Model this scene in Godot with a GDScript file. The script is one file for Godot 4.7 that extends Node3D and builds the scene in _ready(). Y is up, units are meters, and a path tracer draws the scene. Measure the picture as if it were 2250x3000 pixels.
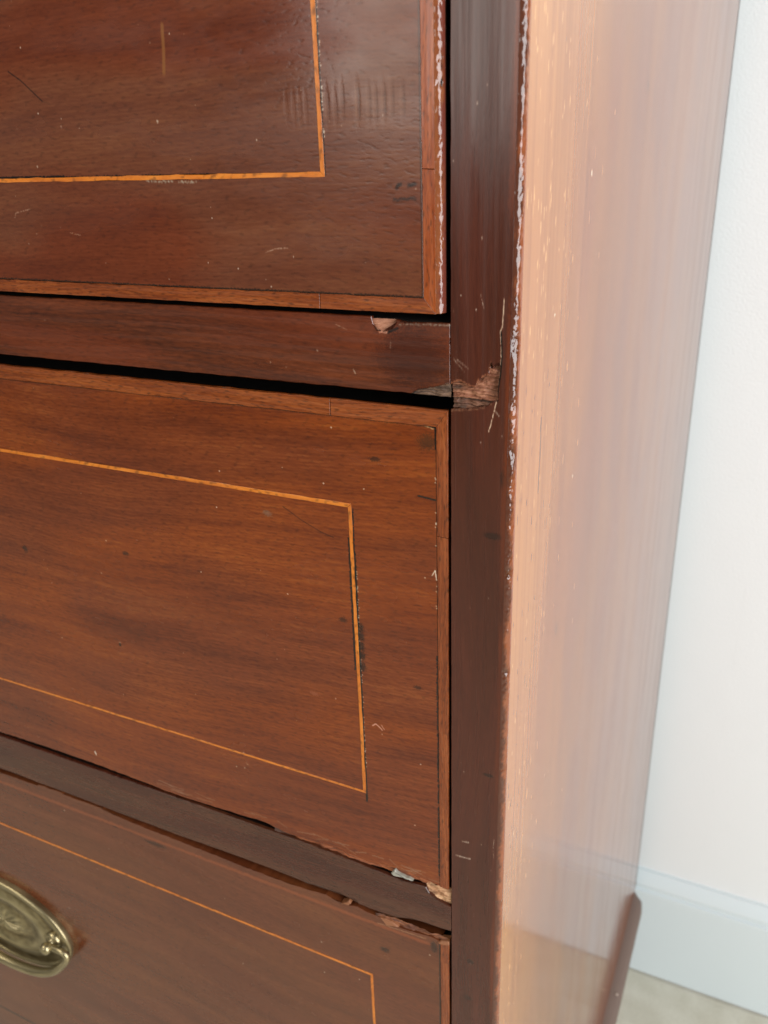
extends Node3D

const F := 0.411            # height of the chest's own zero line above the floor
var rng := RandomNumberGenerator.new()
var fln := FastNoiseLite.new()

# ------------------------------------------------------------------ helpers: textures

func stretched(w: int, h: int, cx: float, cy: float, sd: int, oct: int = 2) -> PackedByteArray:
	# smooth noise whose blobs are cx by cy pixels, made small and enlarged
	var n := FastNoiseLite.new()
	n.noise_type = FastNoiseLite.TYPE_SIMPLEX_SMOOTH
	n.seed = sd
	n.frequency = 0.22
	n.fractal_octaves = oct
	var sw: int = clampi(int(ceil(w / cx * 4.0)), 6, w)
	var sh: int = clampi(int(ceil(h / cy * 4.0)), 6, h)
	var im: Image = n.get_image(sw, sh, false, false, true)
	im.convert(Image.FORMAT_L8)
	if sw != w or sh != h:
		im.resize(w, h, Image.INTERPOLATE_CUBIC)
	return im.get_data()

func ramp(stops: Array) -> PackedFloat32Array:
	# 256 steps between equally spaced colours (sRGB bytes)
	var out := PackedFloat32Array()
	out.resize(768)
	for i in 256:
		var f: float = i / 255.0 * (stops.size() - 1)
		var k: int = mini(int(f), stops.size() - 2)
		var a: Array = stops[k]
		var b: Array = stops[k + 1]
		for c in 3:
			out[i * 3 + c] = lerpf(a[c], b[c], f - k)
	return out

# grain runs along x. k is pixels per millimetre across the grain and kx along it
func wood(w: int, h: int, kx: float, k: float, sd: int, ra: Array, rb: Array, amt: Dictionary = {}) -> Array:
	var broad := stretched(w, h, 110 * kx, 16 * k, sd, 2)
	var hue := stretched(w, h, 130 * kx, 45 * k, sd + 1, 2)
	var band := stretched(w, h, 70 * kx, amt.get("band", 4.0) * k, sd + 2, 2)
	var fib := stretched(w, h, 26 * kx, maxf(0.9 * k, 1.6), sd + 3, 2)
	var fine := stretched(w, h, 5.5 * kx, maxf(0.45 * k, 1.0), sd + 4, 2)
	var pore := stretched(w, h, 3.0 * kx, maxf(0.4 * k, 1.0), sd + 5, 1)
	var la := ramp(ra)
	var lb := ramp(rb)
	var wb: float = amt.get("broad", 0.27)
	var wn: float = amt.get("bands", 0.18)
	var wf: float = amt.get("fibre", 0.32)
	var wi: float = amt.get("fine", 0.30)
	var con: float = amt.get("contrast", 1.5)
	var tilt: float = amt.get("tilt", 0.0)
	var pd: float = amt.get("pore", 0.25)
	var off := PackedInt32Array()
	off.resize(w)
	for x in w:
		var xm: float = x / kx
		off[x] = int((sin(xm * 0.021 + sd) * 3.0 + sin(xm * 0.052 + sd * 2.0) * 0.8 + xm * tilt) * k) + h * 8
	var col := PackedByteArray()
	col.resize(w * h * 3)
	var hgt := PackedByteArray()
	hgt.resize(w * h)
	var i := 0
	for y in h:
		for x in w:
			var j: int = ((y + off[x]) % h) * w + x
			var t: float = broad[j] * wb + band[j] * wn + fib[j] * wf + fine[i] * wi
			t = clampf((t - 127.0) * con + 127.0, 0.0, 255.0)
			var q: float = clampf((hue[i] - 127.0) / 80.0 + 0.5, 0.0, 1.0)
			var p: float = clampf((pore[j] - 172.0) / 60.0, 0.0, 1.0)
			var d: float = 1.0 - p * pd
			var o: int = int(t) * 3
			var i3: int = i * 3
			col[i3] = int((la[o] + (lb[o] - la[o]) * q) * d)
			col[i3 + 1] = int((la[o + 1] + (lb[o + 1] - la[o + 1]) * q) * d)
			col[i3 + 2] = int((la[o + 2] + (lb[o + 2] - la[o + 2]) * q) * d)
			hgt[i] = int(clampf(150.0 + (fine[i] - 127.0) * 0.16 + (fib[j] - 127.0) * 0.12 - p * 60.0, 0.0, 255.0))
			i += 1
	return [Image.create_from_data(w, h, false, Image.FORMAT_RGB8, col), Image.create_from_data(w, h, false, Image.FORMAT_L8, hgt)]

class Map:                                   # metres on a surface to pixels of its picture
	var x0: float
	var y1: float
	var kx: float
	var ky: float
	func _init(a: float, b: float, c: float, d: float) -> void:
		x0 = a
		y1 = b
		kx = c
		ky = d
	func at(p: Vector2) -> Vector2:
		return Vector2((p.x - x0) * kx, (y1 - p.y) * ky)

func spot(im: Image, m: Map, p: Vector2, rx: float, ry: float, c: Color, a: float, rough: float = 0.4) -> void:
	var q := m.at(p)
	var w: float = maxf(rx * m.kx, 0.7)
	var h: float = maxf(ry * m.ky, 0.7)
	for y in range(int(q.y - h * 1.5) - 1, int(q.y + h * 1.5) + 2):
		for x in range(int(q.x - w * 1.5) - 1, int(q.x + w * 1.5) + 2):
			if x < 0 or y < 0 or x >= im.get_width() or y >= im.get_height():
				continue
			var d: float = Vector2((x + 0.5 - q.x) / w, (y + 0.5 - q.y) / h).length() + (fln.get_noise_2d(x * 9.0, y * 9.0)) * rough
			var s: float = a * clampf((1.25 - d) * 2.0, 0.0, 1.0)
			if s > 0.0:
				im.set_pixel(x, y, im.get_pixel(x, y).lerp(c, s))

func stroke(im: Image, m: Map, pts: Array, wd: float, c: Color, a: float, jag: float = 0.0, broken: float = 0.0) -> void:
	for k in pts.size() - 1:
		var p: Vector2 = pts[k]
		var q: Vector2 = pts[k + 1]
		var n: int = maxi(2, int(maxf(absf(p.x - q.x) * m.kx, absf(p.y - q.y) * m.ky) * 1.5))
		var side := (q - p).orthogonal().normalized()
		for i in n:
			var t: float = float(i) / n
			var u := p.lerp(q, t)
			var nz: float = fln.get_noise_2d((u.x + u.y) * 9000.0, 31.0 * k)
			if broken > 0.0 and fln.get_noise_2d((u.x - u.y) * 5000.0, 77.0) < broken * 2.0 - 1.0 + 0.35:
				continue
			u += side * nz * jag
			var g := m.at(u)
			var rx: float = maxf(wd * 0.5 * m.kx, 0.5)
			var ry: float = maxf(wd * 0.5 * m.ky, 0.5)
			for y in range(int(g.y - ry), int(g.y + ry) + 1):
				for x in range(int(g.x - rx), int(g.x + rx) + 1):
					if x >= 0 and y >= 0 and x < im.get_width() and y < im.get_height():
						var d: float = Vector2((x + 0.5 - g.x) / (rx + 0.4), (y + 0.5 - g.y) / (ry + 0.4)).length()
						if d < 1.0:
							im.set_pixel(x, y, im.get_pixel(x, y).lerp(c, a * (1.0 - d * d * 0.6)))

func dust(im: Image, m: Map, x0: float, x1: float, y0: float, y1: float, n: int, c: Color) -> void:
	for i in n:
		var p := Vector2(rng.randf_range(x0, x1), rng.randf_range(y0, y1))
		var r: float = rng.randf_range(0.0001, 0.00026) * (1.6 if rng.randf() < 0.1 else 1.0)
		spot(im, m, p, r, r * rng.randf_range(0.7, 1.6), c, rng.randf_range(0.15, 0.5))

func tex(im: Image) -> ImageTexture:
	return ImageTexture.create_from_image(im)

func smudges(sd: int, lo: float, hi: float, cx: float, cy: float) -> ImageTexture:
	# roughness of a polish that is worn unevenly
	var a := stretched(512, 512, cx, cy, sd, 3)
	var b := stretched(512, 512, 14.0, 14.0, sd + 9, 2)
	var d := PackedByteArray()
	d.resize(512 * 512)
	for i in 512 * 512:
		var t: float = clampf((a[i] * 0.7 + b[i] * 0.3 - 70.0) / 120.0, 0.0, 1.0)
		d[i] = int(255.0 * lerpf(lo, hi, t))
	return tex(Image.create_from_data(512, 512, false, Image.FORMAT_L8, d))

func polished(called: String, pair: Array, rough: Texture2D, bump: float, spec: float = 0.5) -> StandardMaterial3D:
	var m := StandardMaterial3D.new()
	m.resource_name = called
	m.albedo_texture = tex(pair[0])
	m.roughness = 1.0
	m.roughness_texture = rough
	m.metallic_specular = spec
	m.heightmap_enabled = true
	m.heightmap_texture = tex(pair[1])
	m.heightmap_scale = bump
	return m

func plain(called: String, c: Color, rough: float, metal: float = 0.0) -> StandardMaterial3D:
	var m := StandardMaterial3D.new()
	m.resource_name = called
	m.albedo_color = c
	m.roughness = rough
	m.metallic = metal
	return m

func lin(r: float, g: float, b: float) -> Color:
	return Color(r, g, b).linear_to_srgb()

# ------------------------------------------------------------------ helpers: geometry

func begin() -> SurfaceTool:
	var st := SurfaceTool.new()
	st.begin(Mesh.PRIMITIVE_TRIANGLES)
	return st

func part(called: String, mesh: Mesh, mat: Material, parent: Node, label: String = "") -> MeshInstance3D:
	var o := MeshInstance3D.new()
	o.name = called
	o.mesh = mesh
	o.material_override = mat
	if label:
		o.set_meta("label", label)
	parent.add_child(o, true)
	return o

func tri(st: SurfaceTool, a: Vector3, b: Vector3, c: Vector3, n: Vector3, ua: Vector2, ub: Vector2, uc: Vector2) -> void:
	if (b - a).cross(c - a).dot(n) > 0.0:
		var t := b
		b = c
		c = t
		var u := ub
		ub = uc
		uc = u
	for v in [[a, ua], [b, ub], [c, uc]]:
		st.set_normal(n)
		st.set_uv(v[1])
		st.add_vertex(v[0])

func quad(st: SurfaceTool, a: Vector3, b: Vector3, c: Vector3, d: Vector3, n: Vector3, u: Array) -> void:
	tri(st, a, b, c, n, u[0], u[1], u[2])
	tri(st, a, c, d, n, u[0], u[2], u[3])

# an outline in the plane of the chest's front, given depth, with a softened front edge
# uv = [x0, y1, width, height] of the picture on it, in metres
func slab(pts: PackedVector2Array, zf: float, zb: float, bevel: float, uv: Array, turned: bool = false) -> ArrayMesh:
	var st := begin()
	if not Geometry2D.is_polygon_clockwise(pts):
		pts = pts.duplicate()
		pts.reverse()
	var n := pts.size()
	var inner := PackedVector2Array()
	for i in n:
		var a := (pts[i] - pts[(i + n - 1) % n]).normalized()
		var b := (pts[(i + 1) % n] - pts[i]).normalized()
		var na := Vector2(-a.y, a.x)         # outward for this order, since y is up
		var nb := Vector2(-b.y, b.x)
		var mid := (na + nb)
		mid = mid.normalized() if mid.length() > 0.3 else na
		var k: float = clampf(1.0 / maxf(mid.dot(na), 0.55), 1.0, 1.8)
		inner.append(pts[i] - mid * bevel * k)
	var to := func(p: Vector2) -> Vector2:
		if turned:
			return Vector2((uv[1] - p.y) / uv[3], (p.x - uv[0]) / uv[2])
		return Vector2((p.x - uv[0]) / uv[2], (uv[1] - p.y) / uv[3])
	var idx := Geometry2D.triangulate_polygon(inner)
	for i in range(0, idx.size(), 3):
		var p := inner[idx[i]]
		var q := inner[idx[i + 1]]
		var r := inner[idx[i + 2]]
		tri(st, Vector3(p.x, p.y + F, zf), Vector3(q.x, q.y + F, zf), Vector3(r.x, r.y + F, zf), Vector3.BACK, to.call(p), to.call(q), to.call(r))
	for i in n:
		var j := (i + 1) % n
		var e := (pts[j] - pts[i]).normalized()
		var nn := Vector3(-e.y, e.x, 0)
		var p := inner[i]
		var q := inner[j]
		var r := pts[j]
		var s := pts[i]
		var us := [to.call(p), to.call(q), to.call(r), to.call(s)]
		quad(st, Vector3(p.x, p.y + F, zf), Vector3(q.x, q.y + F, zf), Vector3(r.x, r.y + F, zf - bevel), Vector3(s.x, s.y + F, zf - bevel), (nn + Vector3.BACK).normalized(), us)
		var e1: Vector2 = to.call(r)
		var e2: Vector2 = to.call(s)
		quad(st, Vector3(s.x, s.y + F, zf - bevel), Vector3(r.x, r.y + F, zf - bevel), Vector3(r.x, r.y + F, zb), Vector3(s.x, s.y + F, zb), nn, [e2, e1, e1, e2])
	return st.commit()

# points from a to b with a hand-cut wobble
func edge(a: Vector2, b: Vector2, step: float, amp: float, sd: float) -> PackedVector2Array:
	var out := PackedVector2Array()
	var n: int = maxi(1, int(a.distance_to(b) / step))
	var o := (b - a).orthogonal().normalized()
	for i in n:
		var t: float = float(i) / n
		var p := a.lerp(b, t)
		if i > 0 and amp > 0.0:
			p += o * amp * (fln.get_noise_2d((p.x + p.y) * 700.0, sd * 91.0) + 0.6 * fln.get_noise_2d((p.x + p.y) * 4000.0, sd * 57.0))
		out.append(p)
	return out

func ring(corners: Array, step: float, amp: float, sd: float) -> PackedVector2Array:
	var out := PackedVector2Array()
	for i in corners.size():
		out.append_array(edge(corners[i], corners[(i + 1) % corners.size()], step, amp, sd + i * 3.7))
	return out

func box_poly(x0: float, x1: float, y0: float, y1: float) -> Array:
	return [Vector2(x0, y0), Vector2(x1, y0), Vector2(x1, y1), Vector2(x0, y1)]

# rows of points joined into one smooth sheet
func sheet(rows: Array, uvs: Array = [], colours: Array = [], closed: bool = false) -> ArrayMesh:
	var st := begin()
	st.set_smooth_group(0)
	var nr := rows.size()
	var nc: int = rows[0].size()
	for r in nr:
		for c in nc:
			if colours:
				st.set_color(colours[r][c])
			st.set_uv(uvs[r][c] if uvs else Vector2(float(c) / nc, float(r) / nr))
			st.add_vertex(rows[r][c])
	for r in nr - 1:
		for c in (nc if closed else nc - 1):
			var d: int = (c + 1) % nc
			var a: int = r * nc + c
			var b: int = r * nc + d
			var e: int = (r + 1) * nc + d
			var f: int = (r + 1) * nc + c
			for v in [a, e, b, a, f, e]:
				st.add_index(v)
	st.generate_normals()
	return st.commit()

func box(st: SurfaceTool, a: Vector3, b: Vector3) -> void:
	var v := [Vector3(a.x, a.y, a.z), Vector3(b.x, a.y, a.z), Vector3(b.x, b.y, a.z), Vector3(a.x, b.y, a.z), Vector3(a.x, a.y, b.z), Vector3(b.x, a.y, b.z), Vector3(b.x, b.y, b.z), Vector3(a.x, b.y, b.z)]
	for f in [[0, 1, 2, 3, Vector3.FORWARD], [4, 5, 6, 7, Vector3.BACK], [0, 4, 7, 3, Vector3.LEFT], [1, 5, 6, 2, Vector3.RIGHT], [3, 2, 6, 7, Vector3.UP], [0, 1, 5, 4, Vector3.DOWN]]:
		var n: Vector3 = f[4]
		var us := []
		for i in 4:
			var p: Vector3 = v[f[i]]
			us.append(Vector2(p.x + p.z, p.y) if absf(n.y) < 0.5 else Vector2(p.x, p.z))
		quad(st, v[f[0]], v[f[1]], v[f[2]], v[f[3]], n, us)

func one_box(a: Vector3, b: Vector3) -> ArrayMesh:
	var st := begin()
	box(st, a, b)
	return st.commit()

# a round bar along a path
func tube(path: Array, radii: Array, seg: int = 14) -> ArrayMesh:
	var rows := []
	var side := Vector3.ZERO
	for i in path.size():
		var t: Vector3 = (path[mini(i + 1, path.size() - 1)] - path[maxi(i - 1, 0)]).normalized()
		if side == Vector3.ZERO:
			side = t.cross(Vector3.BACK).normalized()
		side = (side - t * side.dot(t)).normalized()
		var up := t.cross(side)
		var row := []
		for k in seg:
			var a: float = TAU * k / seg
			row.append(path[i] + (side * cos(a) + up * sin(a)) * radii[i])
		rows.append(row)
	for e in [0, -1]:
		var row := []
		for k in seg:
			row.append(path[e])
		if e == 0:
			rows.push_front(row)
		else:
			rows.append(row)
	return sheet(rows, [], [], true)

# a worn rounded arris that runs upright: quarter round between the front and a side that faces right
func arris(xa: float, za: float, r: float, y0: float, y1: float, step: float, rough: float, sd: int, ca: Color, cb: Color, deep: float = 0.0, slices: int = 8) -> ArrayMesh:
	var n := FastNoiseLite.new()
	n.seed = sd
	n.frequency = 1.0
	n.fractal_octaves = 3
	var rows := []
	var uvs := []
	var cols := []
	var nr: int = int((y1 - y0) / step)
	for i in nr + 1:
		var y: float = lerpf(y0, y1, float(i) / nr)
		var row := []
		var ur := []
		var cr := []
		var chip: float = clampf((n.get_noise_2d(y * 70.0, 4.0) - 0.22) * 3.0, 0.0, 1.0)
		var lip: float = n.get_noise_2d(y * 60.0, 44.0)
		for k in slices + 1:
			var a: float = PI * 0.5 * k / slices
			var b: float = sin(a * 2.0)
			var rr: float = r + b * rough * (n.get_noise_2d(y * 90.0, k * 0.35) * 0.6 + n.get_noise_2d(y * 430.0, k * 0.8) * 0.5) - b * chip * rough * 1.3
			row.append(Vector3(xa + sin(a) * rr, y + F, za + cos(a) * rr))
			ur.append(Vector2(float(k) / slices, (y - y0) * 10.0))
			var s: float = clampf((float(k) / slices - 0.5 + lip * 0.5 + n.get_noise_2d(y * 500.0, k * 3.0) * 0.3) * 3.0 + 0.5, 0.0, 1.0)
			cr.append(ca.lerp(cb, s).lerp(ca * 0.5, chip * b * 0.6))
		if deep > 0.0:
			row.append(Vector3(xa + r, y + F, za - deep))
			ur.append(Vector2(1.0, (y - y0) * 10.0))
			cr.append(Color(0.012, 0.008, 0.007))  # near-black side of the bead: the gap's shade put into the colour
			row.append(row[-1] + Vector3(0, 0, -0.001))
			ur.append(ur[-1])
			cr.append(cr[-1])
			row[-2] = row[-3] + Vector3(0, 0, -0.0004)
			row[-1] = Vector3(xa + r - 0.0002, y + F, za - deep)
		rows.append(row)
		uvs.append(ur)
		cols.append(cr)
	return sheet(rows, uvs, cols)

# bare broken timber: a bumpy bed behind a hole in the polish
func broken_bed(x0: float, x1: float, y0: float, y1: float, z: float, amp: float, sd: int, ca: Color, cb: Color, cc: Color, step_line: float = -9.0) -> ArrayMesh:
	var n := FastNoiseLite.new()
	n.seed = sd
	n.frequency = 1.0
	n.fractal_octaves = 4
	var rows := []
	var cols := []
	var nx: int = int((x1 - x0) / 0.00018)
	var ny: int = int((y1 - y0) / 0.00018)
	for j in ny + 1:
		var y: float = lerpf(y0, y1, float(j) / ny)
		var row := []
		var cr := []
		for i in nx + 1:
			var x: float = lerpf(x0, x1, float(i) / nx)
			var bend: float = y + n.get_noise_2d(x * 60.0, y * 60.0 + 3.0) * 0.0016
			var h: float = n.get_noise_2d(x * 90.0, y * 150.0) * 1.1 + n.get_noise_2d(x * 55.0 + 9.0, bend * 900.0) * 0.55
			var zz: float = z + h * amp
			var c := ca.lerp(cb, clampf(0.5 + n.get_noise_2d(x * 70.0, bend * 1100.0 + 50.0) * 2.0, 0.0, 1.0))
			var grime: float = clampf(0.1 + n.get_noise_2d(x * 130.0 + 70.0, y * 220.0) * 2.0 + (x0 + (x1 - x0) * 0.18 - x) * 260.0, 0.0, 1.0)
			if step_line > -1.0:
				var d: float = y - step_line - n.get_noise_1d(x * 300.0) * 0.0003
				if absf(d) < 0.00035:
					zz -= 0.0007
					c = c.lerp(cc, 0.8)
				elif d < 0.0:
					c = c.lerp(cc, 0.45)
					zz -= 0.0002
			cr.append(c.lerp(cc, grime * 0.85))
			row.append(Vector3(x, y + F, zz))
		rows.append(row)
		cols.append(cr)
	return sheet(rows, [], cols)

# ------------------------------------------------------------------ the scene

func _ready() -> void:
	rng.seed = 41
	fln.seed = 5
	fln.frequency = 1.0
	fln.fractal_octaves = 2

	# --- camera
	var cam := Camera3D.new()
	cam.name = "camera"
	cam.transform = Transform3D(Basis(Vector3(0.903237, -0.033114, -0.427863), Vector3(-0.144619, 0.915211, -0.37613), Vector3(0.40404, 0.401612, 0.821863)), Vector3(0.07026789, 0.54642446 + F, 0.23336843))
	var lens := CameraAttributesPhysical.new()
	lens.frustum_focal_length = 19.757
	lens.frustum_focus_distance = 0.29
	lens.frustum_near = 0.01
	lens.frustum_far = 40.0
	lens.exposure_aperture = 12.0
	cam.attributes = lens
	cam.fov = 62.5347
	cam.near = 0.01
	cam.far = 40.0
	add_child(cam)
	cam.current = true

	# --- light of a room: one big window to the right, a dim room around
	var env := Environment.new()
	env.background_mode = Environment.BG_COLOR
	env.background_color = lin(0.17, 0.168, 0.16)
	env.tonemap_mode = Environment.TONE_MAPPER_LINEAR
	env.tonemap_exposure = 1.0
	env.sdfgi_enabled = true
	env.ssao_enabled = true
	env.ssil_enabled = true
	var we := WorldEnvironment.new()
	we.name = "environment"
	we.environment = env
	add_child(we)
	var win := AreaLight3D.new()
	win.name = "window_light"
	win.area_size = Vector2(0.9, 2.0)
	win.light_energy = 5.1
	win.light_color = Color(0.99, 0.995, 1.0)
	win.area_range = 8.0
	win.area_attenuation = 2.0
	win.shadow_enabled = true
	add_child(win)
	win.look_at_from_position(Vector3(1.3, 1.3, 0.75), Vector3(0.0, 1.25, -0.4))

	var warm_spot := SpotLight3D.new()                           # added warm spot, stands in for a sunlit patch on the wall
	warm_spot.name = "added_sun_patch_light"
	warm_spot.light_color = Color(1.0, 0.9, 0.68)
	warm_spot.light_energy = 13.0
	warm_spot.light_size = 0.03
	warm_spot.spot_angle = 11.5
	warm_spot.spot_angle_attenuation = 0.9
	warm_spot.spot_range = 8.0
	warm_spot.spot_attenuation = 2.0
	warm_spot.shadow_enabled = true
	add_child(warm_spot)
	warm_spot.look_at_from_position(Vector3(1.9, 1.9, 1.2), Vector3(0.64, 1.34, -0.567))

	var top_fill := AreaLight3D.new()                        # added overhead fill, out of view, to brighten the floor on the left
	top_fill.name = "added_fill_light"
	top_fill.area_size = Vector2(0.9, 0.9)
	top_fill.light_energy = 1.7
	top_fill.light_color = Color(1.0, 0.97, 0.9)
	top_fill.area_range = 8.0
	top_fill.area_attenuation = 2.0
	top_fill.shadow_enabled = true
	add_child(top_fill)
	top_fill.look_at_from_position(Vector3(-1.2, 2.3, 1.1), Vector3(-0.9, 0.0, 0.5))

	var far_win := AreaLight3D.new()                         # a small window behind the photographer, seen as sheen in the polish
	far_win.name = "far_window_light"
	far_win.area_size = Vector2(0.8, 1.0)
	far_win.light_energy = 1.0
	far_win.light_color = Color(1.0, 0.98, 0.95)
	far_win.area_range = 8.0
	far_win.area_attenuation = 2.0
	far_win.shadow_enabled = true
	add_child(far_win)
	far_win.look_at_from_position(Vector3(-0.85, 1.45, 2.2), Vector3(-0.1, 0.95, 0.0))

	build_setting()
	build_chest()

# ------------------------------------------------------------------ the setting

func build_setting() -> void:
	# floor
	var fm := StandardMaterial3D.new()
	fm.resource_name = "pale floor"
	var a := stretched(512, 512, 60.0, 60.0, 70, 3)
	var b := stretched(512, 512, 7.0, 7.0, 71, 2)
	var d := PackedByteArray()
	d.resize(512 * 512 * 3)
	for i in 512 * 512:
		var t: float = (a[i] * 0.65 + b[i] * 0.35) / 255.0
		d[i * 3] = int(lerpf(190.0, 216.0, t))
		d[i * 3 + 1] = int(lerpf(186.0, 214.0, t))
		d[i * 3 + 2] = int(lerpf(168.0, 200.0, t))
	fm.albedo_texture = tex(Image.create_from_data(512, 512, false, Image.FORMAT_RGB8, d))
	fm.uv1_scale = Vector3(3.0, 3.0, 3.0)
	fm.roughness = 0.75
	var st := begin()
	quad(st, Vector3(-4, 0, -0.8), Vector3(4, 0, -0.8), Vector3(4, 0, 4), Vector3(-4, 0, 4), Vector3.UP, [Vector2(0, 0), Vector2(8, 0), Vector2(8, 5), Vector2(0, 5)])
	var fl := part("floor", st.commit(), fm, self, "pale beige mottled floor behind and beside the chest")
	fl.set_meta("kind", "structure")

	# wall, with its skirting board as a part
	var wm := StandardMaterial3D.new()
	wm.resource_name = "pale wall paint"
	wm.albedo_color = lin(0.785, 0.81, 0.81)
	wm.roughness = 0.6
	var wa := stretched(512, 512, 5.0, 5.0, 75, 2)
	var wb := stretched(512, 512, 90.0, 90.0, 76, 3)
	var wd := PackedByteArray()
	wd.resize(512 * 512)
	for i in 512 * 512:
		wd[i] = int(wa[i] * 0.6 + wb[i] * 0.4)
	wm.heightmap_enabled = true
	wm.heightmap_texture = tex(Image.create_from_data(512, 512, false, Image.FORMAT_L8, wd))
	wm.heightmap_scale = 0.03
	wm.uv1_scale = Vector3(4.0, 4.0, 4.0)
	var wall := part("wall", one_box(Vector3(-4, 0.004, -0.75), Vector3(4, 2.6, -0.567)), wm, self, "plain white painted wall behind the chest")
	wall.set_meta("kind", "structure")
	var sm := StandardMaterial3D.new()
	sm.resource_name = "white gloss paint"
	sm.albedo_color = lin(0.66, 0.735, 0.75)
	sm.roughness = 0.4
	# profile: (z, y), from the floor up to the wall
	var prof := [Vector2(-0.551, 0.002), Vector2(-0.551, 0.1318), Vector2(-0.5517, 0.1335), Vector2(-0.5545, 0.1342), Vector2(-0.5548, 0.1362), Vector2(-0.5535, 0.139), Vector2(-0.554, 0.1425), Vector2(-0.5575, 0.148), Vector2(-0.561, 0.1525), Vector2(-0.563, 0.1545), Vector2(-0.567, 0.155)]
	st = begin()
	for i in prof.size() - 1:
		var p: Vector2 = prof[i]
		var q: Vector2 = prof[i + 1]
		var nn := Vector3(0, -(q.x - p.x), q.y - p.y).normalized()
		quad(st, Vector3(-4, p.y, p.x), Vector3(4, p.y, p.x), Vector3(4, q.y, q.x), Vector3(-4, q.y, q.x), nn, [Vector2.ZERO, Vector2.RIGHT, Vector2.ONE, Vector2.DOWN])
	part("skirting_board", st.commit(), sm, wall, "pale moulded skirting board along the floor")

# ------------------------------------------------------------------ the chest of drawers

var chest: Node3D

const RED := [[60, 22, 11], [78, 32, 15], [91, 40, 19], [102, 47, 24], [113, 58, 30]]
const ORANGE := [[72, 27, 6], [90, 35, 9], [106, 45, 11], [117, 52, 14], [130, 64, 19]]
const DARK := [[37, 15, 9], [53, 23, 13], [66, 30, 18], [77, 36, 22], [88, 46, 27]]
const DARKRED := [[36, 14, 8], [60, 27, 15], [82, 38, 19], [100, 48, 24], [116, 62, 34]]
const BANDC := [[61, 25, 10], [94, 41, 16], [118, 56, 21], [138, 72, 31], [156, 93, 48]]
const BANDB := [[74, 27, 9], [109, 46, 17], [134, 62, 23], [151, 77, 33], [165, 94, 52]]
const SIDEC := [[86, 44, 25], [102, 54, 33], [117, 63, 37], [128, 71, 43], [143, 87, 55]]
const SIDEO := [[92, 50, 24], [109, 60, 28], [125, 70, 33], [136, 81, 41], [152, 98, 51]]

var m_band: StandardMaterial3D
var m_band_dark: StandardMaterial3D
var m_band_bright: StandardMaterial3D
var m_string: StandardMaterial3D
var m_raw: StandardMaterial3D
var m_arris: StandardMaterial3D
var m_carcass: StandardMaterial3D
var m_brass: StandardMaterial3D
var white := Color(0.86, 0.84, 0.78)
var black := Color(0.05, 0.035, 0.03)

func build_chest() -> void:
	chest = Node3D.new()
	chest.name = "chest_of_drawers"
	add_child(chest)
	chest.set_meta("label", "worn antique mahogany chest of drawers with inlaid drawer fronts and a brass handle")
	chest.set_meta("category", "chest of drawers")

	# shared materials
	m_band = polished("crossbanding", wood(512, 48, 2.0, 6.0, 301, BANDC, BANDC, {"contrast": 1.0, "pore": 0.3}), smudges(11, 0.16, 0.4, 90, 90), 0.006)
	m_band_dark = polished("dark crossbanding", wood(512, 48, 2.0, 6.0, 305, [[62, 26, 11], [96, 43, 18], [118, 57, 24], [138, 72, 34], [156, 92, 48]], [[62, 26, 11], [96, 43, 18], [118, 57, 24], [138, 72, 34], [156, 92, 48]], {"contrast": 1.0, "pore": 0.3}), smudges(13, 0.16, 0.4, 90, 90), 0.006)
	m_band_bright = polished("orange crossbanding", wood(512, 48, 2.0, 6.0, 309, BANDB, BANDB, {"contrast": 1.0, "pore": 0.3}), smudges(14, 0.16, 0.4, 90, 90), 0.006)
	m_string = polished("boxwood line", wood(512, 16, 2.0, 6.0, 311, [[160, 82, 22], [190, 106, 32], [206, 124, 44]], [[160, 82, 22], [194, 110, 34], [210, 128, 46]], {"contrast": 1.3, "pore": 0.3}), smudges(12, 0.2, 0.45, 90, 90), 0.003)
	m_raw = plain("bare broken wood", Color.WHITE, 0.62)
	m_raw.vertex_color_use_as_albedo = true
	m_arris = plain("worn polished edge", Color.WHITE, 0.1)
	m_arris.vertex_color_use_as_albedo = true
	m_arris.metallic_specular = 0.55
	var sa := stretched(64, 1024, 30.0, 24.0, 95, 3)
	m_arris.heightmap_enabled = true
	m_arris.heightmap_texture = tex(Image.create_from_data(64, 1024, false, Image.FORMAT_L8, sa))
	m_arris.heightmap_scale = 0.015
	m_carcass = plain("unpolished inner wood", lin(0.016, 0.009, 0.006), 0.9)
	m_brass = StandardMaterial3D.new()
	m_brass.resource_name = "aged brass"
	var pa := stretched(256, 256, 30, 30, 90, 3)
	var pd := PackedByteArray()
	pd.resize(256 * 256 * 3)
	for i in 256 * 256:
		var t: float = pa[i] / 255.0
		pd[i * 3] = int(lerpf(138.0, 186.0, t))
		pd[i * 3 + 1] = int(lerpf(126.0, 172.0, t))
		pd[i * 3 + 2] = int(lerpf(96.0, 134.0, t))
	m_brass.albedo_texture = tex(Image.create_from_data(256, 256, false, Image.FORMAT_RGB8, pd))
	m_brass.vertex_color_use_as_albedo = true
	m_brass.metallic = 0.85
	m_brass.roughness = 0.3

	build_carcass()
	build_drawers()

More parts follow.
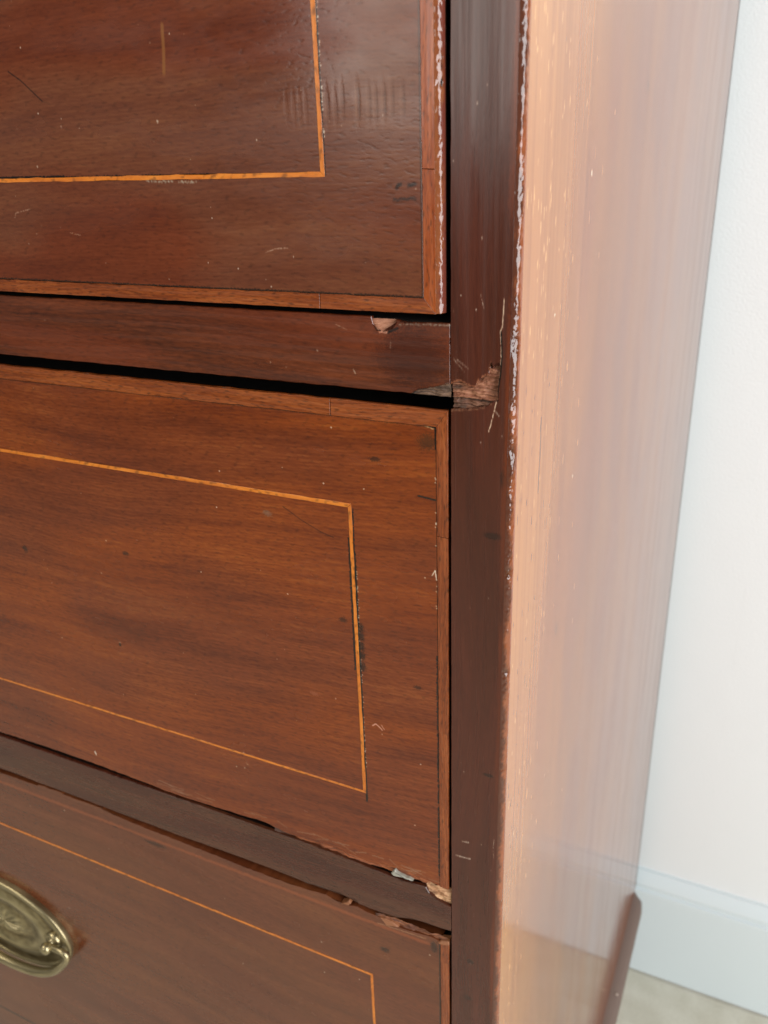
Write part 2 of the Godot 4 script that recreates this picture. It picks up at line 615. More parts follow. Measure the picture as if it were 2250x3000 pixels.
func build_carcass() -> void:
	# --- right side: polished, faded, grain upright
	var w := 1024
	var h := 1536
	var g := wood(h, w, 1.55, 1.9, 201, SIDEC, SIDEO, {"contrast": 0.55, "pore": 0.05, "broad": 0.25, "bands": 0.25, "fibre": 0.3, "fine": 0.2, "band": 7.0})
	for im in g:
		im.rotate_90(CLOCKWISE)
	var sm := Map.new(-0.541, 0.70, w / 0.541, h / 0.97)     # x of the picture is z of the panel
	var streaks := stretched(w, h, 8.0, 500.0, 208, 2)
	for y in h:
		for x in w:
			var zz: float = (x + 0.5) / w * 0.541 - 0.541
			var k: float = clampf((zz + 0.16) / 0.15 + (streaks[y * w + x] - 127.0) / 700.0, 0.0, 1.0)
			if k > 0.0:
				g[0].set_pixel(x, y, g[0].get_pixel(x, y).lerp(Color(0.79, 0.56, 0.33), k * k * 0.55))  # paler worn tone; the front's extra brightness is put into the colour too
	for i in 700:                                            # flecks and pits in the varnish near the front
		var z: float = -0.004 - absf(rng.randfn(0.0, 0.038))
		var y: float = rng.randf_range(-0.1, 0.66)
		var l: float = rng.randf_range(0.0006, 0.0022)
		var light: bool = y > 0.48 or rng.randf() < 0.4
		spot(g[0], sm, Vector2(z, y), 0.0003, l, Color(0.86, 0.66, 0.44) if light else Color(0.38, 0.2, 0.12), rng.randf_range(0.3, 0.75))
		spot(g[1], sm, Vector2(z, y), 0.0004, l, Color.BLACK if not light else Color.WHITE, 0.5)
	for q in [[-0.1795, 0.5647, 0.0008, 0.0018, black], [-0.0813, 0.5342, 0.0008, 0.0012, white], [-0.0399, 0.4931, 0.0006, 0.0006, white], [-0.0668, 0.3591, 0.0009, 0.0035, Color(0.3, 0.2, 0.16)], [-0.0798, 0.4223, 0.0007, 0.0006, white], [-0.13, 0.10, 0.0016, 0.003, Color(0.3, 0.22, 0.18)]]:
		spot(g[0], sm, Vector2(q[0], q[1]), q[2], q[3], q[4], 0.8)
	stroke(g[0], sm, [Vector2(-0.0284, 0.4353), Vector2(-0.029, 0.45), Vector2(-0.0286, 0.462)], 0.0006, Color(0.3, 0.16, 0.1), 0.5)
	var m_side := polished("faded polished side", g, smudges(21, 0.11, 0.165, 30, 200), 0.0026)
	var rows := []
	var uvs := []
	for r in 41:
		var y: float = lerpf(-0.27, 0.70, r / 40.0)
		var row := []
		var ur := []
		for c in 25:
			var z: float = lerpf(-0.0024, -0.541, c / 24.0)
			row.append(Vector3(0.0004, y + F, z))
			ur.append(Vector2((z + 0.541) / 0.541, (0.70 - y) / 0.97))
		rows.append(row)
		uvs.append(ur)
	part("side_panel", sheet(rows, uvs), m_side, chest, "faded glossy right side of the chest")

	# --- corner stile, with the broken patch cut out of its polish
	var sg := wood(2048, 160, 2.1, 8.7, 221, DARK, [[35, 14, 9], [56, 24, 16], [71, 32, 20], [84, 40, 26], [99, 49, 31]], {"contrast": 0.6, "pore": 0.06, "band": 6.0})
	for im in sg:
		im.rotate_90(CLOCKWISE)
	var tm := Map.new(-0.0204, 0.70, 160 / 0.0184, 2048 / 0.97)
	var crack := [Vector2(-0.0039, 0.5044), Vector2(-0.0041, 0.5002), Vector2(-0.0043, 0.4967), Vector2(-0.0048, 0.4952), Vector2(-0.0045, 0.4910), Vector2(-0.0044, 0.4873), Vector2(-0.0047, 0.4829), Vector2(-0.0054, 0.4776), Vector2(-0.0055, 0.4746), Vector2(-0.0064, 0.4707), Vector2(-0.0071, 0.4675), Vector2(-0.0080, 0.4643)]
	var lit := []
	for p in crack:
		lit.append(p + Vector2(-0.00022, 0.0))
	stroke(sg[0], tm, lit, 0.00024, Color(0.78, 0.68, 0.58), 0.85, 0.00012, 0.2)  # highlight on the crack's left lip, painted into the colour
	stroke(sg[0], tm, crack.slice(3, 9), 0.00035, black, 0.95, 0.0001)
	stroke(sg[1], tm, crack, 0.0006, Color.BLACK, 0.9)
	for s in [[[Vector2(-0.0111, 0.5053), Vector2(-0.0101, 0.5017)], 0.6], [[Vector2(-0.0194, 0.4863), Vector2(-0.0159, 0.4826)], 0.3], [[Vector2(-0.0185, 0.4863), Vector2(-0.0145, 0.4836)], 0.25], [[Vector2(-0.0161, 0.2975), Vector2(-0.013, 0.298)], 0.55], [[Vector2(-0.0185, 0.2894), Vector2(-0.0151, 0.2895), Vector2(-0.012, 0.2899)], 0.6], [[Vector2(-0.0031, 0.3033), Vector2(-0.0034, 0.2985), Vector2(-0.003, 0.2938)], 0.55], [[Vector2(-0.0062, 0.4715), Vector2(-0.0048, 0.4700)], 0.5], [[Vector2(-0.006, 0.474), Vector2(-0.0072, 0.4728)], 0.5]]:
		stroke(sg[0], tm, s[0], 0.00016, white, s[1] * 0.7, 0.00008, 0.3)
	for q in [[-0.0154, 0.3317], [-0.0081, 0.2989], [-0.0128, 0.555], [-0.0172, 0.5052], [-0.012, 0.232], [-0.0195, 0.541], [-0.0110, 0.5210], [-0.0125, 0.5012]]:
		spot(sg[0], tm, Vector2(q[0], q[1]), 0.0002, 0.0002, white, 0.55)
	for q in [[-0.012, 0.233, 0.0014, 0.0012], [-0.0132, 0.2105, 0.0016, 0.0012], [-0.0059, 0.3333, 0.002, 0.0008], [-0.006, 0.43, 0.003, 0.0012], [-0.003, 0.45, 0.001, 0.003]]:
		spot(sg[0], tm, Vector2(q[0], q[1]), q[2], q[3], Color(0.1, 0.06, 0.045), 0.5)
	for i in 26:                                             # reddish wear beside the arris
		var y: float = rng.randf_range(-0.05, 0.63)
		spot(sg[0], tm, Vector2(-0.0024, y), rng.randf_range(0.0004, 0.0014), rng.randf_range(0.006, 0.03), Color(0.42, 0.19, 0.09), rng.randf_range(0.25, 0.55), 0.8)
	var lips := [Vector2(-0.0204, 0.4787), Vector2(-0.0178, 0.4800), Vector2(-0.0147, 0.4787), Vector2(-0.0125, 0.4782), Vector2(-0.0117, 0.4803), Vector2(-0.0100, 0.4818), Vector2(-0.0084, 0.4825), Vector2(-0.0081, 0.4854), Vector2(-0.0076, 0.4864)]
	stroke(sg[0], tm, lips, 0.0004, Color(0.52, 0.32, 0.22), 0.6, 0.0003, 0.3)
	stroke(sg[0], tm, [Vector2(-0.0074, 0.4737), Vector2(-0.0091, 0.4725), Vector2(-0.0118, 0.4716), Vector2(-0.0202, 0.4704)], 0.0004, Color(0.45, 0.30, 0.22), 0.5, 0.0003, 0.35)
	dust(sg[0], tm, -0.02, -0.003, 0.1, 0.64, 14, white)
	var m_stile := polished("dark polished stile", sg, smudges(22, 0.15, 0.30, 70, 70), 0.003)
	var uvt := [-0.0204, 0.70, 0.0184, 0.97]
	var patch := [Vector2(-0.0204, 0.4785), Vector2(-0.0178, 0.4798), Vector2(-0.0147, 0.4785), Vector2(-0.0125, 0.4780), Vector2(-0.0116, 0.4801), Vector2(-0.0100, 0.4816), Vector2(-0.0083, 0.4823), Vector2(-0.0080, 0.4852), Vector2(-0.0076, 0.4862), Vector2(-0.0069, 0.4842), Vector2(-0.0063, 0.4857), Vector2(-0.0048, 0.4862), Vector2(-0.0049, 0.4836), Vector2(-0.0054, 0.4799), Vector2(-0.0056, 0.4772), Vector2(-0.0053, 0.4750), Vector2(-0.0074, 0.4739), Vector2(-0.0091, 0.4727), Vector2(-0.0118, 0.4718), Vector2(-0.0204, 0.4706)]
	var sp := PackedVector2Array()
	sp.append_array(edge(Vector2(-0.0204, -0.27), Vector2(-0.0017, -0.27), 0.02, 0.0, 1.0))
	sp.append_array(edge(Vector2(-0.0017, -0.27), Vector2(-0.0017, 0.70), 0.97, 0.0, 1.0))
	sp.append_array(edge(Vector2(-0.0017, 0.70), Vector2(-0.0204, 0.70), 0.02, 0.0, 1.0))
	sp.append_array(edge(Vector2(-0.0204, 0.70), Vector2(-0.0204, 0.4785), 0.004, 0.00012, 2.0))
	for i in patch.size() - 1:
		sp.append_array(edge(patch[i], patch[i + 1], 0.0006, 0.0002, 3.0 + i))
	sp.append_array(edge(Vector2(-0.0204, 0.4706), Vector2(-0.0204, -0.27), 0.004, 0.00012, 4.0))
	part("corner_stile", slab(sp, 0.0, -0.0016, 0.0002, uvt), m_stile, chest, "dark corner upright with a cracked and broken patch")
	part("stile_core", one_box(Vector3(-0.0200, -0.268 + F, -0.04), Vector3(0.0000, 0.699 + F, -0.0042)), m_carcass, chest)
	part("exposed_wood", broken_bed(-0.0204, -0.0042, 0.4700, 0.4870, -0.0017, 0.0017, 7, Color(0.20, 0.07, 0.035), Color(0.31, 0.13, 0.07), Color(0.06, 0.035, 0.025), 0.4737), m_raw, chest, "bare reddish wood in the broken corner patch")
	part("worn_edge", arris(-0.0020, -0.0024, 0.0024, -0.27, 0.70, 0.0006, 0.00030, 31, Color(0.08, 0.024, 0.012), Color(0.22, 0.065, 0.025)), m_arris, chest, "chipped shiny corner edge worn to red wood")

	# --- rails between the drawers
	var rg := wood(1536, 96, 3.85, 3.85, 241, RED, DARKRED, {"contrast": 0.9, "pore": 0.15})
	var rm := Map.new(-0.42, 0.4985, 3850, 3850)
	for s in [[[Vector2(-0.0411, 0.4900), Vector2(-0.0413, 0.4880)], 0.5], [[Vector2(-0.0545, 0.4805), Vector2(-0.0537, 0.4790)], 0.6], [[Vector2(-0.060, 0.4945), Vector2(-0.056, 0.4930)], 0.3]]:
		stroke(rg[0], rm, s[0], 0.0002, white, s[1] * 0.6, 0.0001, 0.2)
	stroke(rg[0], rm, [Vector2(-0.0465, 0.4965), Vector2(-0.0455, 0.4938), Vector2(-0.0425, 0.4928), Vector2(-0.0385, 0.4945)], 0.0006, Color(0.09, 0.05, 0.035), 0.7, 0.0002)
	stroke(rg[0], rm, [Vector2(-0.0467, 0.4972), Vector2(-0.0462, 0.4953), Vector2(-0.0449, 0.4932), Vector2(-0.0421, 0.4930)], 0.0006, Color(0.75, 0.52, 0.42), 0.7, 0.0004, 0.2)
	stroke(rg[0], rm, [Vector2(-0.0380, 0.4955), Vector2(-0.0348, 0.4958), Vector2(-0.0285, 0.4961), Vector2(-0.0209, 0.4963)], 0.0005, Color(0.5, 0.43, 0.38), 0.55, 0.0004, 0.3)  # pale glint along the rail's top edge, painted in
	dust(rg[0], rm, -0.30, -0.021, 0.475, 0.497, 12, white)
	spot(rg[0], rm, Vector2(-0.034, 0.486), 0.011, 0.009, Color(0.15, 0.055, 0.04), 0.5, 0.7)
	var m_rail := polished("rail veneer", rg, smudges(23, 0.17, 0.34, 120, 60), 0.003)
	var uvr := [-0.42, 0.4985, 0.40, 0.0249]
	var rp := PackedVector2Array()
	rp.append_array(edge(Vector2(-0.93, 0.4744), Vector2(-0.0338, 0.4744), 0.003, 0.00022, 11.0))
	var under := [Vector2(-0.0338, 0.4744), Vector2(-0.0312, 0.4761), Vector2(-0.0279, 0.4766), Vector2(-0.0242, 0.4777), Vector2(-0.0206, 0.4785)]
	for i in under.size() - 1:
		rp.append_array(edge(under[i], under[i + 1], 0.0006, 0.0003, 12.0 + i))
	var over := [Vector2(-0.0206, 0.4785), Vector2(-0.0206, 0.4968), Vector2(-0.0285, 0.4966), Vector2(-0.0349, 0.4963), Vector2(-0.0382, 0.4970), Vector2(-0.0382, 0.4959), Vector2(-0.0395, 0.4943), Vector2(-0.0420, 0.4934), Vector2(-0.0448, 0.4935), Vector2(-0.0460, 0.4955), Vector2(-0.0465, 0.4975)]
	for i in over.size() - 1:
		rp.append_array(edge(over[i], over[i + 1], 0.0008, 0.00018, 22.0 + i))
	rp.append_array(edge(Vector2(-0.0465, 0.4976), Vector2(-0.93, 0.4978), 0.003, 0.0002, 17.0))
	rp.append(Vector2(-0.93, 0.4978))
	var rail := part("rail", slab(rp, -0.0001, -0.0016, 0.00022, uvr), m_rail, chest, "mahogany rail with a chip in its top edge")
	part("rail_core", one_box(Vector3(-0.93, 0.4752 + F, -0.4), Vector3(-0.0207, 0.4962 + F, -0.0040)), m_carcass, rail)
	part("chipped_wood", broken_bed(-0.0468, -0.0378, 0.4928, 0.4970, -0.0009, 0.0006, 9, Color(0.28, 0.11, 0.06), Color(0.38, 0.17, 0.10), Color(0.22, 0.09, 0.05)), m_raw, rail)
	part("splintered_corner", broken_bed(-0.0345, -0.0206, 0.4742, 0.4790, -0.0010, 0.0010, 10, Color(0.06, 0.035, 0.022), Color(0.14, 0.075, 0.045), Color(0.025, 0.018, 0.014)), m_raw, rail)

	var r2 := PackedVector2Array()
	var low2 := [Vector2(-0.93, 0.2438), Vector2(-0.2809, 0.2438), Vector2(-0.2704, 0.2442), Vector2(-0.2538, 0.2437), Vector2(-0.2358, 0.2439), Vector2(-0.2155, 0.2436), Vector2(-0.1914, 0.2435), Vector2(-0.1600, 0.2433), Vector2(-0.1303, 0.2441), Vector2(-0.1000, 0.2440), Vector2(-0.0896, 0.2431), Vector2(-0.0768, 0.2444), Vector2(-0.0725, 0.2449), Vector2(-0.0695, 0.2440), Vector2(-0.0652, 0.2444), Vector2(-0.0635, 0.2424), Vector2(-0.0527, 0.2422), Vector2(-0.0445, 0.2430), Vector2(-0.0381, 0.2456), Vector2(-0.0319, 0.2460), Vector2(-0.0241, 0.2461), Vector2(-0.0206, 0.2466)]
	for i in low2.size() - 1:
		r2.append_array(edge(low2[i], low2[i + 1], 0.0025, 0.00022, 31.0 + i))
	var top2 := [Vector2(-0.0206, 0.2466), Vector2(-0.0206, 0.2604), Vector2(-0.0214, 0.2605), Vector2(-0.0268, 0.2618), Vector2(-0.0300, 0.2638), Vector2(-0.0316, 0.2665), Vector2(-0.0411, 0.2655), Vector2(-0.0473, 0.2655), Vector2(-0.0582, 0.2662), Vector2(-0.0676, 0.2668), Vector2(-0.0876, 0.2676), Vector2(-0.93, 0.2684)]
	for i in top2.size() - 1:
		r2.append_array(edge(top2[i], top2[i + 1], 0.0025, 0.0002, 61.0 + i))
	r2.append(Vector2(-0.93, 0.2684))
	var rg2 := wood(1536, 96, 3.85, 3.85, 251, [[42, 20, 12], [60, 31, 19], [74, 40, 25], [86, 48, 31], [98, 58, 39]], DARK, {"contrast": 1.0, "pore": 0.14})
	dust(rg2[0], Map.new(-0.42, 0.2684, 3850, 3850), -0.30, -0.021, 0.245, 0.268, 7, white)
	var m_rail2 := polished("rail veneer dull", rg2, smudges(24, 0.16, 0.3, 120, 60), 0.003)
	var rail2 := part("rail", slab(r2, 0.0, -0.0016, 0.00022, [-0.42, 0.2684, 0.40, 0.0249]), m_rail2, chest, "dull brown rail under the middle drawer")
	part("rail_core", one_box(Vector3(-0.93, 0.2485 + F, -0.4), Vector3(-0.0207, 0.262 + F, -0.0050)), m_carcass, rail2)
	part("splintered_wood", broken_bed(-0.0316, -0.0207, 0.2606, 0.2690, -0.0012, 0.0012, 14, Color(0.34, 0.16, 0.075), Color(0.52, 0.31, 0.17), Color(0.12, 0.06, 0.03)), m_raw, rail2, "pale splintered wood at the end of the rail")

	for q in [[-0.046, -0.0225], [-0.27, -0.247], [0.6875, 0.70]]:
		part("rail", slab(ring(box_poly(-0.93, -0.0206, q[0], q[1]), 0.05, 0.0, 1.0), 0.0, -0.02, 0.0003, [-0.42, q[1], 0.40, 0.0249]), m_rail2, chest)

	# --- the rest of the case, out of the picture
	var dark := plain("plain dark wood", lin(0.085, 0.032, 0.016), 0.35)
	part("side_panel", one_box(Vector3(-0.9506, -0.27 + F, -0.541), Vector3(-0.9306, 0.70 + F, 0.0)), dark, chest, "left side of the chest")
	part("top_board", one_box(Vector3(-0.962, 0.7005 + F, -0.545), Vector3(0.012, 0.722 + F, 0.012)), dark, chest)
	part("back_board", one_box(Vector3(-0.93, -0.268 + F, -0.5405), Vector3(-0.001, 0.6995 + F, -0.528)), m_carcass, chest)
	part("side_lining", one_box(Vector3(-0.0200, -0.268 + F, -0.527), Vector3(0.0002, 0.6995 + F, -0.041)), m_carcass, chest)

	part("back_edge", one_box(Vector3(-0.012, -0.269 + F, -0.549), Vector3(0.0002, 0.6995 + F, -0.5412)), m_carcass, chest)
	# base moulding, rounded, along the right side and the front
	var mm := StandardMaterial3D.new()
	mm.resource_name = "dull base moulding"
	mm.albedo_color = lin(0.15, 0.10, 0.08)
	mm.roughness = 0.55
	var mr := []
	for i in 46:
		var t: float = i / 45.0
		var z: float = lerpf(0.012, -0.546, t)
		var end: float = sqrt(clampf((z + 0.5462) / 0.016, 0.0, 1.0))
		var row := []
		for k in 9:
			var a: float = PI * k / 8.0
			row.append(Vector3(-0.004 + sin(a) * (0.0165 * maxf(end, 0.05)) + 0.0002 * fln.get_noise_2d(z * 70.0, k), -0.279 + F + cos(a) * 0.0095, z))
		mr.append(row)
	var mould := part("base_moulding", sheet(mr), mm, chest, "dull brown moulding along the foot of the side")
	var bit := SphereMesh.new()
	bit.radius = 0.0012
	bit.height = 0.0015
	bit.radial_segments = 8
	bit.rings = 4
	var m_bit := plain("pale dust", lin(0.6, 0.5, 0.42), 0.9)
	for q in [[-0.40, 0.0075], [-0.352, 0.004], [-0.335, 0.0085]]:
		part("dust_bit", bit, m_bit, mould).position = Vector3(q[1], -0.2702 + F, q[0])
	var fr := []
	for x in [-0.962, 0.012]:
		var row := []
		for k in 9:
			var a: float = PI * k / 8.0
			row.append(Vector3(x, -0.279 + F + cos(a) * 0.0095, -0.004 + sin(a) * 0.0165))
		fr.append(row)
	part("base_moulding", sheet(fr), mm, chest)
	for q in [[-0.128, 0.0, -0.03, 0.004], [-0.95, -0.82, -0.03, 0.004], [-0.04, 0.0, -0.15, -0.031], [-0.04, 0.0, -0.54, -0.42], [-0.95, -0.91, -0.54, -0.42]]:
		part("foot", one_box(Vector3(q[0], 0.0, q[2]), Vector3(q[1] - 0.001, 0.1225, q[3])), mm, chest)

# ------------------------------------------------------------------ drawers

func strip(called: String, corners: Array, zf: float, mat: Material, parent: Node, upright: bool, sd: float, amp: float = 0.0001, label: String = "") -> void:
	var lo: Vector2 = corners[0]
	for c in corners:
		lo = Vector2(minf(lo.x, c.x), maxf(lo.y, c.y))
	var uv := [lo.x - sd * 0.013, lo.y, 0.25, 0.008] if not upright else [lo.x, lo.y + sd * 0.017, 0.008, 0.25]
	part(called, slab(ring(corners, 0.004, amp, sd), zf, zf - 0.0012, 0.00005, uv, upright), mat, parent, label)

func build_drawers() -> void:
	var tint := Color(0.13, 0.09, 0.06)
	# ================= upper drawer, standing a little proud
	var zf := 0.0015
	var w := 1536
	var g := wood(w, 704, 3.84, 3.84, 101, RED, [[63, 29, 18], [82, 42, 26], [94, 50, 31], [105, 60, 37], [117, 72, 47]], {"contrast": 0.85, "tilt": 0.0, "pore": 0.12, "broad": 0.32, "bands": 0.16})
	var m := Map.new(-0.42, 0.6855, 3840, 3840)
	stroke(g[0], m, [Vector2(-0.42, 0.5393), Vector2(-0.16, 0.5392)], 0.0006, black, 0.75, 0.0003, 0.2)
	stroke(g[0], m, [Vector2(-0.16, 0.5391), Vector2(-0.10, 0.5390)], 0.0005, black, 0.6, 0.0003, 0.45)
	stroke(g[0], m, [Vector2(-0.0585, 0.69), Vector2(-0.0590, 0.5379)], 0.0004, black, 0.8, 0.0003, 0.05)
	stroke(g[0], m, [Vector2(-0.0583, 0.595), Vector2(-0.0585, 0.5480)], 0.0003, white, 0.6, 0.0003, 0.45)
	stroke(g[0], m, [Vector2(-0.125, 0.5374), Vector2(-0.105, 0.5368)], 0.0006, Color(0.6, 0.55, 0.48), 0.5, 0.0005, 0.4)
	stroke(g[0], m, [Vector2(-0.0284, 0.69), Vector2(-0.0286, 0.5045)], 0.0003, tint, 0.3)
	stroke(g[0], m, [Vector2(-0.42, 0.5043), Vector2(-0.0282, 0.5043)], 0.0004, tint, 0.7, 0.0003, 0.2)
	stroke(g[0], m, [Vector2(-0.1113, 0.5807), Vector2(-0.1118, 0.574), Vector2(-0.1128, 0.5674)], 0.0012, Color(0.48, 0.30, 0.15), 0.28)
	stroke(g[0], m, [Vector2(-0.1770, 0.572), Vector2(-0.1720, 0.5690), Vector2(-0.1639, 0.5623)], 0.0004, black, 0.28)
	for s in [[Vector2(-0.1872, 0.5258), Vector2(-0.1862, 0.5275), Vector2(-0.1784, 0.5289)], [Vector2(-0.162, 0.521), Vector2(-0.1568, 0.5202)], [Vector2(-0.0816, 0.5160), Vector2(-0.0776, 0.5172), Vector2(-0.0735, 0.5175)]]:
		stroke(g[0], m, s, 0.0002, Color(0.66, 0.54, 0.46), 0.45, 0.0002, 0.3)
	for q in [[-0.1669, 0.5589], [-0.1571, 0.5570], [-0.0815, 0.5482], [-0.0717, 0.5148], [-0.1042, 0.5123], [-0.0927, 0.5108], [-0.0807, 0.5055], [-0.1008, 0.5261], [-0.109, 0.578], [-0.1695, 0.5785], [-0.14, 0.5900]]:
		spot(g[0], m, Vector2(q[0], q[1]), 0.0002, 0.0003, white, 0.6)
	# dark rubbed letters-like bruise and the row of upright dents right of the line
	stroke(g[0], m, [Vector2(-0.0362, 0.5345), Vector2(-0.0345, 0.5355)], 0.0010, black, 0.25, 0.0006)
	stroke(g[0], m, [Vector2(-0.0325, 0.5350), Vector2(-0.0300, 0.5354)], 0.0009, black, 0.22, 0.0006)
	stroke(g[0], m, [Vector2(-0.0372, 0.5312), Vector2(-0.0300, 0.5317)], 0.0006, black, 0.22, 0.0008)
	for i in 13:
		var x: float = [-0.0705, -0.068, -0.0660, -0.0640, -0.0571, -0.0545, -0.0522, -0.0475, -0.0440, -0.0420, -0.0395, -0.0370, -0.0338][i]
		var big: float = [0.1, 0.12, 0.15, 0.2, 0.6, 0.4, 0.4, 1.0, 0.45, 0.6, 0.85, 0.5, 0.5][i]
		var y: float = 0.5568 + rng.randf_range(-0.001, 0.0012)
		spot(g[1], m, Vector2(x, y), 0.0006 + 0.0005 * big, 0.0045 + 0.0018 * big, Color.BLACK, 0.25 + 0.55 * big, 0.25)
		spot(g[0], m, Vector2(x - 0.0004, y), 0.0003, 0.0042, Color(0.56, 0.42, 0.33), 0.35 * big)  # bright and shaded flanks of each dent are painted into the colour
		spot(g[0], m, Vector2(x + 0.0007, y), 0.00035, 0.004, black, 0.25 * big)
	spot(g[0], m, Vector2(-0.041, 0.57), 0.011, 0.022, Color(0.47, 0.34, 0.26), 0.25, 0.7)  # greyish sheen of the polish, painted in as a paler patch
	dust(g[0], m, -0.19, -0.03, 0.506, 0.60, 33, white)
	var mat := polished("upper drawer veneer", g, smudges(31, 0.14, 0.30, 130, 70), 0.005)
	var uv := [-0.42, 0.6855, 0.40, 0.18333]
	var top := part("drawer", slab(ring(box_poly(-0.93, -0.0283, 0.5041, 0.6855), 0.02, 0.0, 1.0), zf, -0.02, 0.00004, uv), mat, chest, "upper drawer standing slightly proud of the frame")
	strip("crossband", [Vector2(-0.93, 0.4995), Vector2(-0.0635, 0.4995), Vector2(-0.0634, 0.5040), Vector2(-0.93, 0.5040)], zf, m_band, top, false, 1.0, 0.00016)
	strip("crossband", [Vector2(-0.0632, 0.4995), Vector2(-0.0245, 0.4996), Vector2(-0.0282, 0.5040), Vector2(-0.0631, 0.5040)], zf, m_band_dark, top, false, 2.0, 0.00014)
	strip("crossband", [Vector2(-0.0282, 0.5041), Vector2(-0.0244, 0.4996), Vector2(-0.0244, 0.5390), Vector2(-0.0282, 0.5392)], zf, m_band_bright, top, true, 3.0)
	strip("crossband", [Vector2(-0.0282, 0.5394), Vector2(-0.0244, 0.5392), Vector2(-0.0244, 0.6855), Vector2(-0.0282, 0.6855)], zf, m_band_bright, top, true, 4.0)
	part("cockbead", arris(-0.0244, zf - 0.0023, 0.0023, 0.4998, 0.6855, 0.0005, 0.00032, 33, Color(0.20, 0.06, 0.022), Color(0.13, 0.035, 0.02), 0.018), m_arris, top, "chipped shiny red beading down the drawer end")
	part("drawer_box", one_box(Vector3(-0.928, 0.5010 + F, -0.45), Vector3(-0.0226, 0.684 + F, zf - 0.0011)), m_carcass, top)
	strip("stringing", [Vector2(-0.93, 0.5377), Vector2(-0.0590, 0.5377), Vector2(-0.0604, 0.5391), Vector2(-0.93, 0.5391)], zf + 0.0001, m_string, top, false, 5.0, 0.0002)
	strip("stringing", [Vector2(-0.0604, 0.5392), Vector2(-0.0590, 0.5378), Vector2(-0.0590, 0.65), Vector2(-0.0604, 0.65)], zf + 0.0001, m_string, top, true, 6.0, 0.00012)
	handle(top, zf, 0.60)

	# ================= middle drawer
	zf = -0.0004
	g = wood(w, 768, 3.84, 3.84, 131, [[66, 25, 8], [83, 33, 11], [96, 41, 15], [107, 48, 19], [119, 60, 25]], ORANGE, {"contrast": 1.35, "tilt": 0.035, "pore": 0.14, "band": 5.0, "broad": 0.34, "bands": 0.24})
	m = Map.new(-0.42, 0.47, 3840, 3840)
	stroke(g[0], m, [Vector2(-0.0566, 0.4315), Vector2(-0.0569, 0.4150)], 0.0005, black, 0.6, 0.0002, 0.3)
	stroke(g[0], m, [Vector2(-0.0569, 0.4150), Vector2(-0.0570, 0.3650)], 0.0008, black, 0.85, 0.0004, 0.05)
	stroke(g[0], m, [Vector2(-0.0588, 0.4200), Vector2(-0.0590, 0.3650)], 0.0005, black, 0.7, 0.0004, 0.2)
	stroke(g[0], m, [Vector2(-0.0569, 0.3650), Vector2(-0.0570, 0.3020)], 0.0006, black, 0.7, 0.0004, 0.15)
	stroke(g[0], m, [Vector2(-0.0563, 0.412), Vector2(-0.0566, 0.318)], 0.0004, white, 0.55, 0.0005, 0.55)
	for k in 5:
		spot(g[0], m, Vector2(-0.0558, 0.384 - k * 0.0042 + rng.randf_range(-0.001, 0.001)), 0.0012, 0.0018, black, 0.55, 0.9)
	stroke(g[0], m, [Vector2(-0.0255, 0.465), Vector2(-0.0255, 0.27)], 0.0003, tint, 0.25, 0.0002)
	stroke(g[0], m, [Vector2(-0.0258, 0.4500), Vector2(-0.0258, 0.398)], 0.0004, white, 0.6, 0.0003, 0.6)
	stroke(g[0], m, [Vector2(-0.0257, 0.38), Vector2(-0.0257, 0.275)], 0.0007, black, 0.6, 0.0004, 0.35)
	stroke(g[0], m, [Vector2(-0.0310, 0.4652), Vector2(-0.0256, 0.4640), Vector2(-0.0256, 0.4568)], 0.0005, black, 0.9, 0.0003)
	stroke(g[0], m, [Vector2(-0.0312, 0.4647), Vector2(-0.0262, 0.4635)], 0.0003, Color(0.7, 0.6, 0.45), 0.6, 0.0003)
	spot(g[0], m, Vector2(-0.0285, 0.4590), 0.0028, 0.0024, Color(0.20, 0.13, 0.07), 0.55, 1.2)
	stroke(g[0], m, [Vector2(-0.42, 0.4640), Vector2(-0.0256, 0.4641)], 0.0003, tint, 0.25, 0.0003, 0.15)
	stroke(g[0], m, [Vector2(-0.0320, 0.4400), Vector2(-0.0256, 0.4393)], 0.0006, tint, 0.5)
	stroke(g[0], m, [Vector2(-0.0850, 0.428), Vector2(-0.0776, 0.4238), Vector2(-0.0700, 0.4205), Vector2(-0.0647, 0.4191)], 0.0003, black, 0.22)
	stroke(g[0], m, [Vector2(-0.0274, 0.4113), Vector2(-0.0262, 0.4135), Vector2(-0.0258, 0.4100), Vector2(-0.0245, 0.4097)], 0.0002, white, 0.6)
	spot(g[0], m, Vector2(-0.0475, 0.4508), 0.0018, 0.0008, black, 0.45, 0.9)
	spot(g[0], m, Vector2(-0.1640, 0.3946), 0.0016, 0.0010, black, 0.45, 0.8)
	spot(g[0], m, Vector2(-0.2230, 0.386), 0.0014, 0.0016, black, 0.4, 0.8)
	spot(g[0], m, Vector2(-0.0630, 0.3860), 0.0016, 0.0010, black, 0.45, 0.8)
	spot(g[0], m, Vector2(-0.0920, 0.4242), 0.0018, 0.0012, Color(0.42, 0.40, 0.40), 0.4, 1.0)
	spot(g[0], m, Vector2(-0.0335, 0.3640), 0.0016, 0.0008, black, 0.4, 0.8)
	stroke(g[0], m, [Vector2(-0.0529, 0.3412), Vector2(-0.0514, 0.3424), Vector2(-0.0495, 0.3410), Vector2(-0.0486, 0.3400)], 0.0004, Color(0.75, 0.55, 0.48), 0.7, 0.0002)
	stroke(g[0], m, [Vector2(-0.0490, 0.3425), Vector2(-0.0478, 0.3405)], 0.0003, Color(0.7, 0.5, 0.42), 0.6, 0.0002)
	spot(g[0], m, Vector2(-0.0780, 0.3490), 0.0018, 0.0009, Color(0.55, 0.32, 0.22), 0.5, 0.9)
